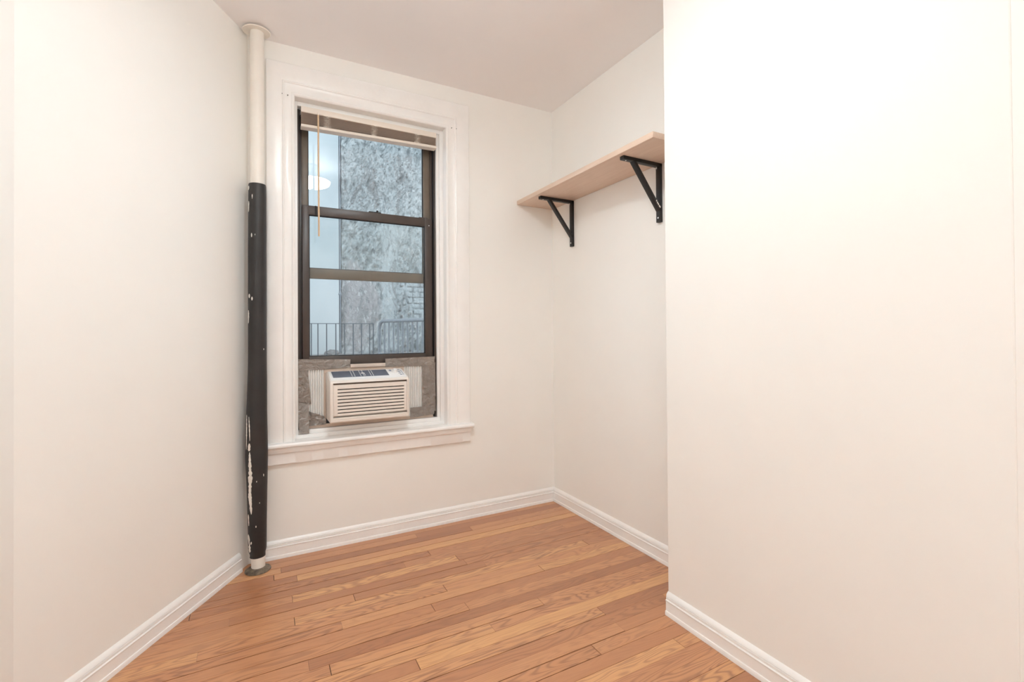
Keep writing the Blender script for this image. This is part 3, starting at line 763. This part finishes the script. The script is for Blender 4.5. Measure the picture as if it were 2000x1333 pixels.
fill_lamp = lamp.copy(); col.objects.link(fill_lamp); fill_lamp.location = (-0.40, -1.00, 2.428)  # added fill lamp, unseen behind the camera, evens out the room light
lamp['group'] = fill_lamp['group'] = 'ceiling lamps'
fill_lamp['label'] = 'added unseen fill lamp, white glass bowl on the ceiling behind the camera'
for ch in list(lamp.children):
    c2 = ch.copy(); col.objects.link(c2); c2.parent = fill_lamp
    if ch.name.startswith('glass_bowl'): c2.data = ch.data.copy(); c2.data.materials[0] = M['opal_fill']

# ------------------------------------------------------------------ the courtyard beyond the window
YW = 6.6
b = MB(); b.box(-2.2, 0.925, YW, YW+0.3, 0.3, 6.5)
tag(b.build('wall_courtyard_left', 'smooth', smooth=False), 'smooth pale blue rendered wall seen through the left of the window', 'wall', kind='structure')
def stucco_wall():
    bm = bmesh.new(); pl = bm.loops.layers.float_color.new('patch')
    x0, x1, z0, z1 = 0.958, 3.2, 0.6, 4.9; nx, nz = 190, 340
    A_, B_ = at(772, 540, YW), at(806, 616, YW)                     # broken edge of the render beside the bare brick
    def brick(x, z):
        xe = A_.x+(B_.x-A_.x)*(z-A_.z)/(B_.z-A_.z)
        return max(0.0, min(1.0, (x-xe+0.03*noise.noise(Vector((x*6, z*6, 0))))/0.03)) if z < A_.z+0.04+0.12*noise.noise(Vector((x*5, 0, 7))) else 0.0
    C1 = at(700, 600, YW)
    def pink(x, z):
        d = ((x-C1.x)/0.30)**2+((z-C1.z)/0.62)**2
        return max(0.0, min(1.0, (1.15-d+0.55*noise.noise(Vector((x*5, z*4, 2))))*2.0))
    def smooth_strip(x, z):
        e = 0.05*noise.noise(Vector((x*3, z*3, 9))); s = 1.0 if at(748, 500, YW).x < x+e < at(776, 500, YW).x else 0.0
        return s*(1.0 if z < 2.75 else max(0.0, 1-(z-2.75)*4))
    g = {}; attr = {}
    for i in range(nx+1):
        for j in range(nz+1):
            x, z = x0+(x1-x0)*i/nx, z0+(z1-z0)*j/nz
            br, pk, ss = brick(x, z), pink(x, z), smooth_strip(x, z)
            p = Vector(((x*0.88-z*0.47)*7.5, (x*0.47+z*0.88)*2.6, 0))
            f = noise.fractal(p, 0.45, 2.2, 6)+0.6*abs(noise.noise(Vector((x*9, z*4.5, 3))))
            amp = 0.045*(1-0.75*ss)*(1-0.80*pk)
            d = amp*f
            slab = noise.noise(Vector((x*1.9, z*1.3, 6)))
            d += 0.030*max(0.0, min(1.0, (slab+0.25*noise.noise(Vector((x*14, z*9, 2)))-0.05)*7))*(1-ss)*(1-pk)
            crack = 0.0
            if br > 0.5:
                row = z/0.078; k = math.floor(row); fr = row-k; bx = x/0.215+(0.5 if k % 2 else 0.0); fx = bx-math.floor(bx)
                joint = 1.0 if (fr < 0.17 or fx < 0.07) else 0.0
                jn = noise.noise(Vector((x*9, z*9, 1)))
                d = -0.020+0.012*f-0.016*joint*(1 if jn > -0.25 else 0.2); crack = max(0.0, 0.55*joint*(1 if jn > -0.1 else 0))
            rub = max(0.0, 1-(z-0.86)/0.34)
            d += 0.05*rub*noise.noise(Vector((x*7, z*7, 4)))
            g[i, j] = bm.verts.new((x, YW+0.03-d, z)); attr[g[i, j]] = (pk*(1-br), crack, ss, 1)
    for i in range(nx):
        for j in range(nz):
            f = bm.faces.new((g[i, j], g[i+1, j], g[i+1, j+1], g[i, j+1])); f.smooth = True
            for l in f.loops: l[pl] = attr[l.vert]
    # back and sides so the wall is solid
    yb = YW+0.35
    c = [bm.verts.new(q) for q in ((x0, yb, z0), (x1, yb, z0), (x1, yb, z1), (x0, yb, z1))]
    bm.faces.new(c[::-1])
    bm.faces.new([g[0, j] for j in range(nz+1)]+[c[3], c[0]]); bm.faces.new([g[nx, j] for j in range(nz, -1, -1)]+[c[1], c[2]])
    bm.faces.new([g[i, 0] for i in range(nx, -1, -1)]+[c[0], c[1]]); bm.faces.new([g[i, nz] for i in range(nx+1)]+[c[2], c[3]])
    me = bpy.data.meshes.new('wall_courtyard_right'); bm.to_mesh(me); bm.free(); me.materials.append(M['stucco'])
    o = bpy.data.objects.new('wall_courtyard_right', me); col.objects.link(o)
    tag(o, 'rough peeling pale blue wall with bared brick beyond the window', 'wall', kind='structure')
stucco_wall()
b = MB(); b.box(-2.5, 3.4, D+0.01, D+WT, H+0.13, 6.5)  # unseen upper facade, added so sky light reaches the courtyard from overhead
tag(b.build('wall_facade', 'smooth', smooth=False), 'unseen outer wall of the house above the room, added to steepen the sky light', 'wall', kind='structure')
b = MB(); b.box(-2.5, 3.4, D+WT+0.02, YW+0.3, 0.45, 0.865)
tag(b.build('ground', 'dirt', smooth=False), 'courtyard ground just above the window bottom', 'ground', kind='structure')
# conduit in the gap between the two walls
b = MB(); q = at(662.5, 575, YW-0.01)
b.tube([(0.941, YW+0.012, 0.86), (0.941, YW+0.012, q.z-0.03), (0.939, YW+0.008, q.z), (0.941, YW+0.012, q.z+0.04), (0.941, YW+0.012, 4.9)], [0.013, 0.013, 0.024, 0.012, 0.012], 12)
tag(b.build('conduit_pipe', 'galv'), 'thin weathered pipe running up the joint between the two outdoor walls', 'pipe')
b = MB(); cm_ = at(650, 690, 6.45); rs = []
q = bmesh.new(); bmesh.ops.create_icosphere(q, subdivisions=4, radius=1.0)
for v in q.verts: v.co *= 1+0.25*noise.noise(v.co*2.5)
b.add(q, Matrix.Translation((cm_.x, 6.45, 0.865)) @ Matrix.Diagonal((0.10, 0.10, 0.062, 1)))
tag(b.build('rubble_heap', 'dirt'), 'small dark heap of rubble at the foot of the smooth outdoor wall', 'rubble')

# thin iron railing
YR = 6.0
fx = [at(u, 660, YR).x for u in (608, 621, 638, 656, 673, 690, 706, 722)]
fe = thing('iron_railing', (fx[3], YR, 0.865), 'low thin dark iron railing outside the window at left', 'railing')
zt = at(660, 632.5, YR).z
# the run goes on to the left beyond what the window shows
xa, xb = fx[0]-0.75, at(729, 640, YR).x
b = MB(); b.bar((xa, YR, zt), (xb, YR, zt), 0.010, 0.008, (0, 1, 0), 0.001); b.build('top_rail', 'iron', fe)
for x in [fx[0]-0.11*k for k in range(7, 0, -1)]+fx:
    MB().tube([(x, YR, 0.865), (x, YR, zt)], 0.0065, 8).build('picket', 'iron', fe)
MB().tube([(xb, YR, 0.865), (xb, YR, zt+0.004)], 0.008, 8).build('end_post', 'iron', fe)

# galvanised crowd barrier, running towards the window at the right
ba0 = at(741, 660, 5.2); ba1 = at(829, 660, 4.55)
bar_t = thing('crowd_barrier', (ba0.x, 5.2, 0.865), 'galvanised tubular crowd barrier standing outside the window at right', 'barrier')
def bpt(t, z): return Vector((ba0.x+(ba1.x-ba0.x)*t, 5.2+(4.55-5.2)*t, z))
z_top = at(760, 627, 5.05).z
te = 2.6
pts = [bpt(0, 0.93), bpt(0, z_top-0.11), bpt(0.008, z_top-0.06), bpt(0.035, z_top-0.02), bpt(0.09, z_top), bpt(te, z_top), bpt(te+0.05, z_top-0.03), bpt(te+0.07, z_top-0.1), bpt(te+0.07, 0.93), bpt(te, 0.902), bpt(0.09, 0.902), bpt(0.02, 0.910), bpt(0, 0.93)]
MB().tube(pts, 0.0195, 14).build('tube_frame', 'galv', bar_t)
for k in range(1, 25):
    t = 0.02+k*0.1045
    if t > te: break
    MB().tube([bpt(t, 0.902), bpt(t, z_top)], 0.0105, 10).build('upright_bar', 'galv', bar_t)
for t in (0.35, te-0.3):
    d = Vector((ba1.y-ba0.y, -(ba1.x-ba0.x), 0)).normalized()*0.25
    MB().tube([bpt(t, 0.905), bpt(t, 0.89)-d*0.3, bpt(t, 0.876)-d], 0.010, 8).tube([bpt(t, 0.905), bpt(t, 0.89)+d*0.3, bpt(t, 0.876)+d], 0.010, 8).build('foot', 'galv', bar_t)
